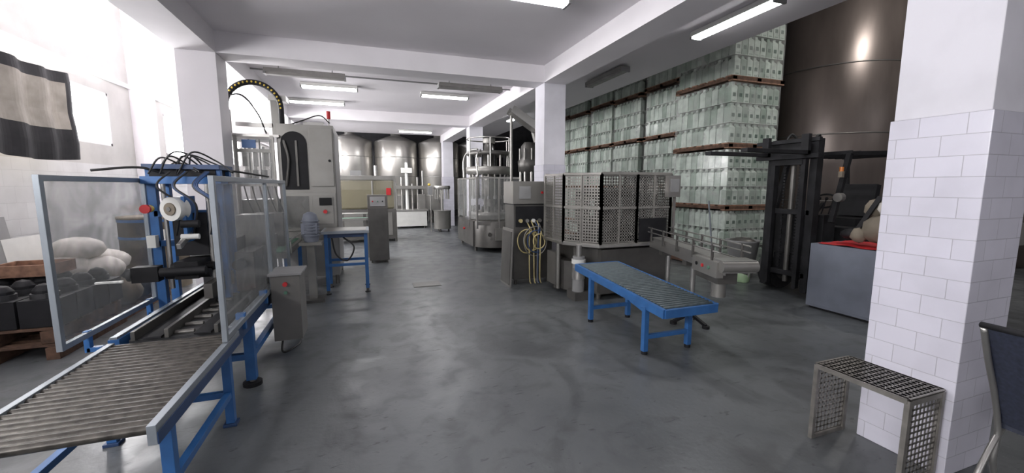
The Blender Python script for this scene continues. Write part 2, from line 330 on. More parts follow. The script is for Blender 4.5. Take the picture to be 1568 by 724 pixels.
for k in range(7):
    a=random.uniform(-1.62,-1.2); o.spline([(a,4.1,1.72),(a-.06,4.0,1.6),(a+.08,3.98,1.45),(a+.02,4.05,1.2)],.008,CABLE if k%2 else BLUED)
o.spline([(-1.95,4.0,1.72),(-1.7,4.1,1.75),(-1.5,4.2,1.7),(-1.2,4.4,1.74),(-.95,4.9,1.7)],.01,CABLE)
def gpanel(o,x,ya,yb,z0,z1,xo=0,mid=None):
    w=.035
    for y in(ya,yb): o.box(x-.015,y-w/2,z0,x+.015,y+w/2,z1,ALU)
    for z in(z0,z1-w): o.box(x-.0149,ya,z,x+.0149,yb,z+w,ALU)
    if mid: o.box(x-.015,mid-w/2,z0,x+.015,mid+w/2,z1,ALU)
    o.box(x-.003,ya,z0,x+.003,yb,z1,PANEL)
gpanel(o,-1.72,3.05,4.2,.64,1.665); gpanel(o,-.88,2.97,5.3,.62,1.665,mid=4.35)
o.box(-1.72,4.13,1.62,-1.6,4.17,1.66,ALU); o.box(-1.2,4.3,1.62,-.88,4.34,1.66,ALU)
for y in(3.4,4.1,5.0): o.box(-.93,y-.02,.56,-.87,y+.02,.68,BLUE)
for y in(3.3,4.1): o.box(-1.73,y-.02,.54,-1.58,y+.02,.57,BLUE); o.box(-1.74,y-.02,.54,-1.71,y+.02,.68,BLUE)
o.box(-.86,4.2,.16,-.62,4.55,.78,BEIGE); o.box(-.88,4.18,.78,-.6,4.57,.8,GREY)
o.cyl((-.74,4.2,.7),(-.74,4.17,.7),.02,RED); o.cyl((-.74,4.2,.62),(-.74,4.18,.62),.015,GREEN); o.box(-.86,4.3,.5,-.95,4.4,.58,STEELD)
o.spline([(-.8,4.25,.16),(-.8,4.2,.06),(-.75,4.3,.03),(-.7,4.6,.02),(-.9,4.9,.1)],.01,CABLE)
o.done(.002)

# ---------------- packer ----------------
o=B('case_packing_machine')
o.box(-1.25,7.2,.15,-.45,8.5,2.55,STEELB)
for x in(-1.2,-.5):
    for y in(7.25,8.4): o.cyl((x,y,0),(x,y,.15),.03,STEELD)
o.box(-.448,7.25,.3,-.444,8.45,2.45,GREY)
def arch(x0_,x1_,zb_,zs_,yy_,m):
    c=(x0_+x1_)/2; r=(x1_-x0_)/2
    pts=[(x0_,zb_),(x1_,zb_),(x1_,zs_)]+[(c+r*math.cos(a),zs_+r*math.sin(a)) for a in [math.pi*k/10 for k in range(1,10)]]+[(x0_,zs_)]
    n=len(pts); o.add([(x,yy_,z) for x,z in pts]+[(x,yy_+.02,z) for x,z in pts],[tuple(range(n)),tuple(range(2*n-1,n-1,-1))]+[(i,(i+1)%n,n+(i+1)%n,n+i) for i in range(n)],m)
arch(-1.20,-.84,1.55,2.26,7.175,BLACK)
o.spline([(-1.15,7.15,1.6),(-1.1,7.14,2.0),(-1.15,7.15,2.3)],.02,STEELD); o.box(-1.0,7.15,1.6,-.97,7.175,2.3,STEELD)
o.box(-1.24,7.17,.9,-.46,7.2,1.5,STEELB); o.box(-1.2,7.15,.95,-.85,7.17,1.45,PANEL2); o.box(-.8,7.15,1.0,-.5,7.17,1.45,STEELB)
o.box(-.8,7.16,1.6,-.47,7.19,2.5,STEELB); o.cyl((-.52,7.14,2.0),(-.52,7.16,2.0),.02,BLACK)
o.box(-.7,7.12,1.3,-.52,7.15,1.42,BLACK); o.cyl((-.62,7.1,1.2),(-.62,7.15,1.2),.03,RED)
for x in(-1.78,-1.3):
    for y in(7.12,7.9): o.box(x-.025,y-.025,0,x+.025,y+.025,2.35,STEELB)
o.box(-2.0,7.1,2.33,-1.2,7.95,2.37,STEEL); o.box(-1.78,7.1,1.6,-1.25,7.9,1.66,STEELB); o.box(-1.78,7.09,2.1,-1.27,7.13,2.15,STEELB); o.box(-1.78,7.09,1.0,-1.27,7.15,1.05,STEELB)
o.box(-1.75,7.12,1.05,-1.3,7.8,1.4,STEELD)
o.box(-1.78,7.085,1.68,-1.3,7.09,2.3,PANEL2)
for k in range(4):
    x=-1.7+.12*k; o.cyl((x,7.3,1.7),(x,7.3,2.2),.025,STEEL); o.cyl((x,7.3,1.72),(x,7.3,1.85),.04,GREY)
for k in range(3): o.box(-1.72+.14*k,7.2,1.9,-1.66+.14*k,7.26,2.12,STEELD); o.cyl((-1.62+.14*k,7.18,1.66),(-1.62+.14*k,7.18,2.3),.01,CABLE)
o.box(-1.68,7.05,2.16,-1.5,7.06,2.28,BLUE)
o.box(-1.32,7.3,2.37,-1.2,7.5,2.95,STEELB); o.box(-1.34,7.28,2.9,-1.1,7.52,2.98,STEEL)
o.box(-1.8,7.3,2.5,-1.3,7.38,2.56,STEEL); o.box(-1.95,7.3,2.37,-1.87,7.4,2.75,STEELD); o.box(-.9,7.4,2.55,-.6,7.8,2.62,STEEL)
arc=[(-1.53+.36*math.cos(a),7.25,2.78+.36*math.sin(a)) for a in [math.pi*(k/20) for k in range(21)]]
arc=[(-1.17,7.25,2.4)]+arc+[(-1.89,7.25,2.35)]
o.tube(arc,.04,BLACK,n=10)
for k in range(1,22):
    p=arc[k]; o.sph((p[0],p[1]-.038,p[2]),.015,YDOT,n=8)
o.spline([(-1.95,7.2,1.9),(-2.05,7.15,2.3),(-1.95,7.2,2.8),(-1.7,7.25,2.95),(-1.5,7.3,2.7),(-1.4,7.3,2.4)],.012,CABLE)
o.spline([(-1.2,7.3,2.5),(-.9,7.3,2.62),(-.65,7.35,2.72),(-.5,7.3,2.6)],.01,CABLE)
o.cyl((-.52,7.4,2.55),(-.52,7.4,2.68),.012,STEEL); o.cyl((-.52,7.4,2.68),(-.52,7.4,2.8),.03,RED)
for k in range(5):
    y=7.1; xk=-1.7+.1*k; o.spline([(xk,y,1.6),(xk+.05,y-.06,1.4),(xk+.12,y-.05,1.15),(xk+.1,y,.95)],.01,CABLE)
o.done(.003)

o=B('electric_gearmotor')
o.T=Matrix.Translation((.1,-.42,0))
o.box(-.98,6.5,0,-.7,6.8,.04,STEELD); o.box(-.9,6.6,.04,-.8,6.7,.8,STEELB); o.box(-.98,6.5,.8,-.7,6.8,.84,STEELB)
o.lathe(-.84,6.65,[(.09,.84),(.1,.9),(.1,1.15),(.08,1.22),(.03,1.25)],GREYBLUE,20)
for k in range(6): o.lathe(-.84,6.65,[(.115,.92+.04*k),(.115,.935+.04*k)],GREYBLUE,20)
o.box(-.95,6.58,.95,-.75,6.56,1.1,GREYBLUE); o.done(.002)

o=B('transfer_conveyor')
o.box(-1.5,5.6,.72,-.95,7.0,.8,STEELB); o.box(-1.45,5.58,.8,-1.0,7.0,.81,GREEN)
for y in(5.75,6.85):
    for x in(-1.47,-.98): o.box(x-.025,y-.025,0,x+.025,y+.025,.72,BLUE)
    o.box(-1.47,y-.02,.3,-.98,y+.02,.34,BLUE)
for x in(-1.52,-.93): o.cyl((x,5.6,.92),(x,7.0,.92),.012,STEEL); o.cyl((x,5.8,.75),(x,5.8,.92),.01,STEEL); o.cyl((x,6.8,.75),(x,6.8,.92),.01,STEEL)
o.box(-1.4,6.1,.81,-1.05,6.4,1.25,STEELD); o.cyl((-1.2,6.0,1.1),(-1.2,6.1,1.1),.06,BLACK); o.box(-1.3,5.8,.81,-1.1,5.95,1.0,STEELB)
o.done(.002)

o=B('work_stand')
o.box(-.64,6.42,.91,.02,7.05,.95,ALU); o.box(-.6,6.46,.95,-.02,7.0,.955,STEELB)
for x in(-.58,-.03):
    for y in(6.5,6.98): o.box(x-.025,y-.025,.06,x+.025,y+.025,.91,BLUE); o.cyl((x,y,0),(x,y,.06),.02,STEELD); o.cyl((x,y,0),(x,y,.012),.04,BLACK)
for y in(6.5,6.98): o.box(-.58,y-.02,.42,-.03,y+.02,.46,BLUE); o.box(-.58,y-.02,.85,-.03,y+.02,.91,BLUED)
o.spline([(-.5,6.5,.85),(-.45,6.5,.6),(-.3,6.5,.5),(-.2,6.5,.7),(-.35,6.55,.85)],.012,CABLE)
o.done(.002)

o=B('control_cabinet')
o.T=Matrix.Translation((.22,9.15,0))
o.xprism([(-.25,.06),(-.25,1.15),(-.12,1.42),(.25,1.42),(.25,.06)],-.2,.2,STEELD)
o.box(-.18,-.256,.15,.18,-.25,1.05,STEELD); o.obox((0,-.19,1.29),(.3,.004,.22),GREY,rx=-.45)
for k in range(3): o.sph((-.1+.1*k,-.2,1.29),.015,[RED,GREEN,BLACK][k],n=8)
for x in(-.15,.15):
    for y in(-.2,.2): o.cyl((x,y,0),(x,y,.06),.02,STEELD)
o.done(.004)

o=B('bottle_infeed_conveyor')
o.box(-1.3,9.6,.85,.1,9.85,.9,STEEL); o.box(-1.3,9.63,.9,.1,9.82,.905,GREEN)
for x in(-1.2,-.6,0): o.box(x-.03,9.68,0,x+.03,9.78,.85,STEELB)
for y in(9.6,9.86): o.cyl((-1.3,y,1.0),(.1,y,1.0),.01,STEEL)
for x in(-1.2,-.6,0):
    for y in(9.6,9.86): o.cyl((x,y,.88),(x,y,1.0),.008,STEEL)
o.done(.002)

o=B('labelling_machine')
o.box(-.75,12.3,.1,.82,13.3,.95,STEELD); o.box(-.75,12.3,1.78,.82,13.3,1.9,STEELB)
for x in(-.75,.76):
    for y in(12.3,13.24): o.box(x,y,.95,x+.06,y+.06,1.78,STEELB); o.cyl((x+.03,y+.03,0),(x+.03,y+.03,.1),.03,STEELD)
o.box(-.69,12.31,1.0,.76,12.32,1.76,glassmat('tinted_guard',(.24,.22,.15),.6,.2,noise=False)); o.box(-.7,12.6,.95,.76,12.9,1.5,YMACH)
o.box(.15,12.29,1.2,.19,12.31,1.76,STEEL); o.box(-.6,12.29,.2,-.1,12.3,.85,STEELB); o.box(.0,12.29,.2,.7,12.3,.85,STEELB)
o.box(.55,12.28,1.35,.68,12.3,1.55,RED); o.cyl((.3,12.8,1.9),(.3,12.8,2.2),.05,STEEL); o.box(-.4,12.6,1.9,-.1,12.9,2.05,GREY)
o.done(.004)

o=B('blow_off_unit')
o.box(1.05,16.0,.08,2.2,16.8,.65,WPL); o.box(1.0,15.98,.65,2.25,16.82,.72,STEEL)
for x in(1.1,2.1):
    for y in(16.05,16.7): o.cyl((x,y,0),(x,y,.08),.03,STEELD)
for k in range(6): o.cyl((1.1+.2*k,16.3,.72),(1.1+.2*k,16.3,1.7+.25*(k%3)),.035,STEEL); 
o.box(1.05,16.15,1.5,2.2,16.45,1.62,STEELB); o.box(1.3,16.2,2.1,1.7,16.4,2.3,WPL); o.cyl((1.5,16.3,.72),(1.5,16.3,2.5),.06,WPL); o.box(1.9,16,.72,2.15,16.2,1.3,STEELB)
o.done(.004)
o=B('small_bottling_unit')
o.lathe(2.55,14.6,[(.3,.1),(.3,.7),(.32,.75)],STEELB,24); o.lathe(2.55,14.6,[(.05,.75),(.05,1.5)],STEEL,12); o.lathe(2.55,14.6,[(.28,1.5),(.3,1.55),(.28,1.62)],STEEL,24)
for k in range(8):
    a=k*math.pi/4; o.cyl((2.55+.25*math.cos(a),14.6+.25*math.sin(a),1.15),(2.55+.25*math.cos(a),14.6+.25*math.sin(a),1.5),.02,STEEL)
for a in range(3): o.cyl((2.55+.22*math.cos(a*2.1),14.6+.22*math.sin(a*2.1),0),(2.55+.22*math.cos(a*2.1),14.6+.22*math.sin(a*2.1),.1),.03,STEELD)
o.cyl((2.15,14.6,0),(2.15,14.6,1.35),.02,STEEL); o.box(2.05,14.5,1.3,2.2,14.6,1.6,GREY); o.sph((2.1,14.55,1.66),.05,YDOT,n=8)
o.done()

for x,y in((-.55,18.7),(1.3,18.7),(3.15,18.7),(4.98,19.0)):
    o=B('storage_tank'); r=.88
    o.lathe(x,y,[(r-.1,.55),(r,.6),(r,3.45),(r-.02,3.5),(r*.5,3.68),(.2,3.75),(.2,3.85),(0.02,3.87)],TANKL,40)
    for z in(1.2,2.0,2.8): o.lathe(x,y,[(r+.001,z),(r+.012,z+.015),(r+.001,z+.03)],STEEL,40,caps=False)
    for k in range(4):
        a=k*math.pi/2+.78; o.cyl((x+.6*math.cos(a),y+.6*math.sin(a),0),(x+.6*math.cos(a),y+.6*math.sin(a),.65),.05,STEEL)
    o.cyl((x,y-r-.1,1.0),(x,y-r+.05,1.0),.2,STEEL,n=20); o.done()
for (x,y,r) in((9.6,6.25,1.25),(12.5,5.3,1.3),(12.3,8.9,1.3)):
    o=B('wine_storage_tank'); o.lathe(x,y,[(r-.05,.0),(r,.05),(r,5.6),(r*.5,6.0),(.25,6.1),(.25,6.2)],TANK,64)
    for z in(1.3,2.6,3.9,5.2): o.lathe(x,y,[(r+.001,z),(r+.012,z+.012),(r+.001,z+.024)],STEELD,64,caps=False)
    o.cyl((x-.5*r,y-.8*r,.7),(x-.62*r,y-.99*r,.7),.22,STEEL,n=24); o.done()

# ---------------- rotary filler ----------------
o=B('rotary_filling_machine'); cx,cy=3.05,10.35
o.box(2.45,9.75,.12,3.6,11.5,.75,STEELD); o.lathe(cx-.05,9.85,[(.52,.12),(.52,.72),(.5,.76)],STEELD,32)
for k in range(5): o.cyl((2.6+.2*k,9.32+.02*abs(k-2),.35),(2.6+.2*k,9.36,.35),.03,STEELB,n=8)
for x in(2.55,3.5):
    for y in(9.85,11.4): o.cyl((x,y,0),(x,y,.12),.035,STEELD)
o.lathe(cx,cy,[(.5,.76),(.55,.85),(.55,.95),(.15,1.0),(.15,1.9)],STEELB,32)
o.lathe(cx,cy,[(.55,1.9),(.6,1.95),(.6,2.08),(.56,2.1)],STEELB,36); o.lathe(cx,cy,[(.2,2.1),(.2,2.35),(.56,2.38),(.58,2.42),(.56,2.48),(.12,2.52),(.1,2.7)],STEELD,36)
o.cyl((cx,cy,2.7),(cx,cy,2.82),.16,STEELB,n=20)
for k in range(20):
    a=k*2*math.pi/20; X=cx+.5*math.cos(a);Y=cy+.5*math.sin(a)
    o.cyl((X,Y,1.3),(X,Y,1.9),.022,STEELB,n=10); o.cyl((X,Y,1.28),(X,Y,1.36),.04,GREY,n=10); o.cyl((X,Y,.95),(X,Y,1.1),.03,STEELD,n=10)
    o.cyl((X,Y,2.08),(X,Y,2.38),.024,BLACK if k%2 else STEEL,n=10)
for k in range(6):
    a=k*math.pi/3+.3; o.cyl((cx+.57*math.cos(a),cy+.57*math.sin(a),1.95),(cx+.57*math.cos(a),cy+.57*math.sin(a),2.8),.016,STEEL)
o.tube([(cx+.57*math.cos(a),cy+.57*math.sin(a),2.8) for a in [k*2*math.pi/30 for k in range(31)]],.016,STEEL)
for (x,y) in((2.47,9.4),(2.47,10.1),(2.47,10.8),(2.47,11.45),(3.0,9.35),(3.55,9.4)): o.box(x-.02,y-.02,.6,x+.02,y+.02,1.8,STEEL)
o.box(2.455,9.38,1.78,2.485,11.47,1.82,STEEL); o.box(2.455,9.37,1.78,3.57,9.42,1.82,STEEL); o.box(2.455,9.37,.68,3.57,9.42,.76,STEELB)
o.box(2.468,9.4,.8,2.472,11.45,1.78,PANEL2); o.box(2.47,9.39,.8,3.55,9.394,1.78,PANEL2)
o.cyl((2.75,9.3,.45),(2.75,9.33,.45),.05,STEELD); o.box(2.9,9.3,.3,3.2,9.34,.6,STEELB); o.cyl((2.44,10.6,.5),(2.4,10.6,.5),.03,RED)
o.spline([(2.6,11.3,1.8),(2.6,11.3,2.3),(2.7,11.1,2.55),(2.9,10.9,2.6)],.03,STEEL); o.spline([(2.55,9.6,1.8),(2.55,9.7,2.3),(2.7,9.9,2.5)],.02,STEEL)
o.lathe(3.75,9.35,[(.3,.1),(.3,.9),(.2,.95),(.08,1.0),(.08,1.9),(.24,1.95),(.26,2.2),(.18,2.3),(.18,2.55),(.1,2.65)],STEELD,24)
o.box(3.5,9.0,0.0,4.1,9.7,.15,STEELD)
for k in range(8):
    a=k*math.pi/4; o.cyl((3.75+.2*math.cos(a),9.35+.2*math.sin(a),1.5),(3.75+.2*math.cos(a),9.35+.2*math.sin(a),1.95),.03,STEEL); o.cyl((3.75+.22*math.cos(a),9.35+.22*math.sin(a),2.2),(3.75+.22*math.cos(a),9.35+.22*math.sin(a),2.5),.02,STEELB)
o.done()
o=B('cap_feed_chute')
o.obox((3.42,8.75,3.0),(.8,.3,.02),STEEL,ry=.55); o.obox((3.42,8.6,3.07),(.8,.015,.16),STEEL,ry=.55); o.obox((3.42,8.9,3.07),(.8,.015,.16),STEEL,ry=.55)
o.cyl((3.78,8.85,2.6),(3.75,8.95,2.85),.09,STEELD); o.cyl((4.1,8.75,0),(4.1,8.75,2.7),.03,STEELB); o.bar((4.1,8.75,2.68),(3.6,8.75,2.82),.03,.03,STEELB); o.cyl((3.1,8.75,0),(3.1,8.75,3.15),.03,STEELB); o.box(3.0,8.65,0,4.2,8.85,.04,STEELD)
o.done()

o=B('machine_control_console')
o.box(2.22,6.15,.08,2.9,6.58,1.3,STEELD); o.box(2.2,6.13,1.32,2.92,6.6,1.68,STEELB); o.box(2.22,6.15,1.3,2.9,6.58,1.32,BLACK)
o.box(2.25,6.12,.95,2.85,6.15,1.28,BLACK)
for k in range(5): o.cyl((2.32+.11*k,6.08,1.05),(2.32+.11*k,6.12,1.05),.03,[YEL,STEEL,WPL,STEEL,YEL][k])
o.box(2.3,6.11,1.4,2.5,6.13,1.6,GREY); o.cyl((2.7,6.11,1.5),(2.7,6.13,1.5),.02,RED)
for x in(2.27,2.85):
    for y in(6.2,6.53): o.cyl((x,y,0),(x,y,.08),.025,STEELD)
for i,(m,cx_,r) in enumerate([(YEL,2.42,.16),(YEL,2.5,.13),(STEELB,2.55,.2),(BLUED,2.56,.15),(YEL,2.6,.1)]):
    pts=[(cx_+r*math.cos(a),6.08-.02*i+.01*math.sin(3*a),.72+r*1.2*math.sin(a)) for a in [k*2*math.pi/24 for k in range(30)]]
    pts=[(cx_,6.1,1.05)]+pts+[(cx_+.03,6.03,.15),(cx_+.05,6.02,.03)]
    o.spline(pts,.010,m,seg=3)
o.done(.004)
o=B('steel_access_panel'); o.obox((2.12,6.2,.467),(.02,.5,.93),STEELB,ry=.05,rz=.0); o.obox((2.105,6.2,.467),(.01,.42,.85),STEELD,ry=.05); o.done(.002)

# ---------------- caged rinser ----------------
o=B('caged_rinsing_machine')
P=[(2.68,5.95),(2.68,5.3),(3.0,4.82),(4.15,4.82),(4.15,5.95)]
z0,z1=.8,1.77
for i in range(4):
    a,b=Vector((*P[i],z0)),Vector((*P[i+1],z0)); n=max(1,round((b-a).length/.62))
    for k in range(n):
        q0=a+(b-a)*(k/n); q1=a+(b-a)*((k+1)/n); d=(q1-q0)
        o.perf(q0+d*.03+Vector((0,0,.03)),d*.94,(0,0,z1-z0-.06),.042,.018,CAGE)
        for q in(q0,q1): o.bar(q,q+Vector((0,0,z1-z0)),.035,.035,CAGE)
        for z in(0,z1-z0,(z1-z0)*.52): o.bar(q0+Vector((0,0,z)),q1+Vector((0,0,z)),.035,.03,CAGE)
        o.bar(q0+d*.5,q0+d*.5+Vector((0,0,z1-z0)),.02,.03,CAGE)
o.bar((4.15,5.95,z0),(4.15,5.95,z1),.035,.035,STEEL)
for (a,b) in (((2.68,5.95),(4.15,5.95)),((2.68,5.3),(4.15,5.3)),((3.0,4.82),(4.15,4.82))): o.bar((*a,z1+.01),(*b,z1+.01),.04,.03,CAGE)
o.perf((3.0,4.84,z1+.01),(1.14,0,0),(0,1.1,0),.05,.03,CAGE); o.prism([(2.7,5.93),(2.7,5.31),(3.0,4.86),(3.0,5.93)],z1,z1+.01,CAGE)
o.prism([(2.9,5.85),(2.9,5.4),(3.12,5.0),(4.05,5.0),(4.05,5.85)],.5,.8,STEELD)
o.prism([(2.66,5.97),(2.66,5.28),(2.98,4.8),(4.17,4.8),(4.17,5.97)],.76,.8,STEEL)
o.prism([(2.75,5.9),(2.75,5.4),(3.1,4.95),(4.1,4.95),(4.1,5.9)],.06,.5,STEELD)
o.lathe(3.4,5.4,[(.38,.8),(.4,1.0),(.4,1.1),(.12,1.15),(.12,1.4),(.42,1.45),(.42,1.55)],STEELD,28)
for k in range(14):
    a=k*2*math.pi/14; o.cyl((3.4+.4*math.cos(a),5.4+.4*math.sin(a),1.05),(3.4+.4*math.cos(a),5.4+.4*math.sin(a),1.45),.025,STEELB,n=8)
o.cyl((2.8,5.05,.12),(2.8,5.05,.62),.085,GREY,n=20); o.cyl((2.8,5.05,.3),(2.8,5.05,.45),.095,STEEL,n=20); o.cyl((2.8,5.05,.52),(2.8,5.05,.58),.1,WPL,n=20); o.cyl((2.8,5.05,.62),(2.8,5.05,.78),.04,STEEL); o.box(2.7,4.95,0,2.95,5.2,.12,STEELD)
o.cyl((2.7,5.5,.06),(2.7,5.5,.75),.03,STEELB); o.box(2.68,5.55,.1,2.76,5.85,.6,STEELB)
for p in((2.8,5.8),(3.1,5.0),(4.05,5.0),(4.05,5.85)): o.cyl((*p,0),(*p,.06),.04,STEELD)
o.prism([(3.05,4.86),(4.15,4.86),(4.15,4.95),(3.05,4.95)],.1,.72,STEELD)
o.box(3.62,4.8,.82,4.08,4.815,1.15,BLACK)
o.box(3.98,4.66,1.45,4.18,4.74,1.75,STEEL); o.box(4.01,4.65,1.52,4.15,4.66,1.7,GREY); o.bar((4.14,4.82,1.55),(4.12,4.7,1.55),.03,.03,STEEL)
o.bar((4.15,4.74,.8),(4.15,4.74,1.45),.03,.03,STEEL)
o.done()

# outfeed slat conveyor
o=B('outfeed_chain_conveyor')
p0=Vector((3.84,4.66,0)); p1=Vector((3.28,2.86,0)); d=(p1-p0); Lc=d.length
o.T=Matrix.Translation(p0)@Matrix.Rotation(math.atan2(d.y,d.x),4,'Z')
zc=.9
for s_ in(-1,1): o.box(0,s_*.115-.008,zc-.14,Lc,s_*.115+.008,zc,STEEL)
o.box(0,-.11,zc-.07,Lc,.11,zc-.05,STEELD)
for k in range(int(Lc/.05)): o.box(k*.05+.003,-.09,zc-.012,k*.05+.046,.09,zc-.004,STEELB)
for y in(-.15,.15):
    for z in(zc+.07,zc+.13): o.cyl((.0,y,z),(Lc-.05,y,z),.008,STEEL,n=8)
    for k in range(5):
        x=.12+k*(Lc-.3)/4; o.box(x-.012,y-.01,zc-.06,x+.012,y+.01,zc+.14,STEELD); o.box(x-.012,min(y,y*.75),zc-.06,x+.012,max(y,y*.75),zc-.04,STEELD)
o.box(Lc-.5,-.19,zc-.17,Lc-.02,-.12,zc-.02,STEELB); o.box(Lc-.14,-.16,zc-.11,Lc+.04,.16,zc+.01,STEEL); o.cyl((Lc+.02,-.17,zc-.05),(Lc+.02,.17,zc-.05),.055,STEELB,n=20)
o.box(Lc-.6,-.1,zc-.26,Lc-.15,.1,zc-.14,STEELD); o.cyl((Lc-.3,0,zc-.42),(Lc-.3,0,zc-.26),.07,STEELB)
for k in range(3): o.cyl((Lc-.4+.12*k,-.2,zc-.09),(Lc-.4+.12*k,-.19,zc-.09),.018,[BLACK,RED,GREEN][k],n=10)
for x in(.35,Lc-.85):
    o.cyl((x,0,.04),(x,0,zc-.07),.03,STEEL); o.box(x-.05,-.11,zc-.2,x+.05,.11,zc-.14,STEELD)
    for a in(0.5,2.6,4.7): o.bar((x,0,.12),(x+.2*math.cos(a),.2*math.sin(a),.03),.04,.03,BLACK); o.cyl((x+.2*math.cos(a),.2*math.sin(a),0),(x+.2*math.cos(a),.2*math.sin(a),.03),.04,BLACK)
o.done(.0015)

# blue gravity roller table right
o=B('gravity_roller_table')
ya,yb=2.86,4.5; za,zb=.5,.62
def zt(y): return za+(zb-za)*(y-ya)/(yb-ya)
ang=math.atan2(zb-za,yb-ya); Lr=math.hypot(yb-ya,zb-za)
for x in(2.46,3.06): o.obox((x,(ya+yb)/2,(za+zb)/2-.03),(.035,Lr,.085),BLUE,rx=ang)
for y in(ya,yb): o.obox((2.76,y,zt(y)-.03),(.6,.03,.08),BLUE)
n=34
for i in range(n):
    y=ya+.05+i*(yb-ya-.1)/(n-1); o.cyl((2.48,y,zt(y)),(3.04,y,zt(y)),.019,ROLLD,n=12)
for y in(3.12,4.12):
    for x in(2.46,2.98):
        o.box(x-.025,y-.025,.03,x+.025,y+.025,zt(y)-.05,BLUE); o.cyl((x,y,0),(x,y,.03),.03,BLACK)
    o.box(2.46,y-.02,.15,2.98,y+.02,.19,BLUE)
o.bar((2.46,3.12,.42),(2.46,3.35,.47),.03,.03,BLUE)
o.done(.002)

# ---------------- pallet stacks ----------------
def stack(x0,y0,x1,y1,zs,front,rows=3,nf=8,ns=9):
    o=B('palletized_bottles')
    def bottle(xa,ya_,xb,yb_,zz,H,m):
        cx_,cy_=(xa+xb)/2,(ya_+yb_)/2; hx,hy=(xb-xa)/2,(yb_-ya_)/2
        vs=[]
        for f,z in((1,0),(1,.74),(.45,.86),(.45,.96)):
            for sx,sy in((-1,-1),(1,-1),(1,1),(-1,1)): vs.append((cx_+sx*hx*f,cy_+sy*hy*f,zz+H*z))
        fs=[(j*4+i,j*4+(i+1)%4,(j+1)*4+(i+1)%4,(j+1)*4+i) for j in range(3) for i in range(4)]+[(12,13,14,15)]
        o.add(vs,fs,m)
    for t in range(len(zs)-1):
        zb=zs[t]; zt_=zs[t+1]
        j=random.uniform(-.025,.025)
        for k in range(7):
            y=y0+(y1-y0)*(k+.5)/7; o.box(x0,y-.07,zb+.08,x1,y+.07,zb+.10,WOOD)
        for x in(x0,(x0+x1)/2-.05,x1-.1): o.box(x,y0,zb+.02,x+.1,y1,zb+.08,WOODD)
        for y in(y0,(y0+y1)/2-.05,y1-.1): o.box(x0,y,zb+.02,x1,y+.1,zb+.08,WOODD)
        o.box(x0,y0,zb,x1,y0+.1,zb+.02,WOOD); o.box(x0,y1-.1,zb,x1,y1,zb+.02,WOOD)
        a,b,c,d=x0+.04+j,y0+.04,x1-.04+j,y1-.04; zt0=zb+.105; H=(zt_-zt0-.01)/rows
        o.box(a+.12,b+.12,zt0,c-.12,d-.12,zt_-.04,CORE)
        for r in range(rows):
            zz=zt0+r*H
            o.box(a,b,zz,c,d,zz+.006,BOTTLE2)
            w=(d-b)/ns
            for k in range(ns):
                y=b+k*w+w/2; q=w*.46; dx=random.uniform(0,.012)
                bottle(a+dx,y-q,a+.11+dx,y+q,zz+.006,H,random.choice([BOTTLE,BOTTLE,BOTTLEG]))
            if front:
                w=(c-a)/nf
                for k in range(nf):
                    x=a+k*w+w/2; q=w*.45
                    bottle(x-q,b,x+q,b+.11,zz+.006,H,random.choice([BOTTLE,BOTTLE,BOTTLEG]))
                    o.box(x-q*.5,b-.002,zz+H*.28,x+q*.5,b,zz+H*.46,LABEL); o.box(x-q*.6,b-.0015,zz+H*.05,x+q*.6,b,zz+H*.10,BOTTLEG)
        if t<len(zs)-1: o.box(a-.012,b-.012,zt0-.0,c+.012,d+.012,zt_-.015,WRAP)
    return o.done()
stack(6.30,5.85,7.58,7.3,[0,1.15,2.3,3.5,4.7],True)
y=7.42
for k in range(5):
    stack(6.5-.04*(k%2),y,7.7,y+1.2,[0,.43,1.55,2.7,3.85,4.95] if k%2==0 else [0,.43,1.55,2.7,3.8,4.85],k==0,rows=3,ns=8); y+=1.29

# ---------------- forklift (forks toward -x) ----------------
o=B('forklift')
o.T=Matrix.Translation((.16,-.05,0))
for y in(4.0,4.62):
    o.box(5.62,y-.05,.1,5.74,y+.05,2.25,FBLK); o.box(5.55,y+.06 if y<4.3 else y-.12,.15,5.62,y+.12 if y<4.3 else y-.06,2.2,FBLK)
for z in(.3,1.2,2.2): o.box(5.62,4.0,z,5.72,4.62,z+.07,FBLK)
o.cyl((5.68,4.31,.2),(5.68,4.31,1.9),.035,STEELD)
for y in(4.2,4.42):
    for k in range(40): o.box(5.65,y-.014,.4+.045*k,5.67,y+.014,.43+.045*k,FBLK)
o.box(5.48,3.85,1.98,5.54,4.77,2.04,FBLK); o.box(5.48,3.85,2.2,5.54,4.77,2.25,FBLK); o.box(5.54,4.1,1.9,5.62,4.5,2.25,FBLK)
for y in(4.0,4.58): o.box(5.42,y-.05,2.03,5.48,y+.05,2.3,FBLK); o.box(4.35,y-.05,2.03,5.48,y+.05,2.08,FBLK)
for y in(3.93,4.69):
    o.cyl((6.0,y-.1,.3),(6.0,y+.1,.3),.3,RUBBER,n=28); o.cyl((6.0,y-.11,.3),(6.0,y+.11,.3),.15,STEELD,n=20)
    o.cyl((7.35,y-.08,.24),(7.35,y+.08,.24),.24,RUBBER,n=28)
o.box(5.75,4.05,.25,7.3,4.57,.6,FBLK); o.box(5.78,3.86,.5,6.3,4.0,.66,FBLK)
o.box(6.4,3.85,.5,7.7,4.77,1.0,TARPB); o.xprism([(3.85,.3),(3.85,1.15),(4.0,1.25),(4.62,1.25),(4.77,1.15),(4.77,.3)],7.3,7.85,TARPB)
o.box(5.85,3.95,.6,6.1,4.67,1.2,FBLK); o.bar((6.1,4.3,1.1),(6.35,4.3,1.35),.04,.04,BLACK)
o.tube([(6.38+.06*math.cos(a)*.7,4.3+.17*math.sin(a),1.38+.1*math.cos(a)) for a in [k*2*math.pi/20 for k in range(21)]],.015,BLACK)
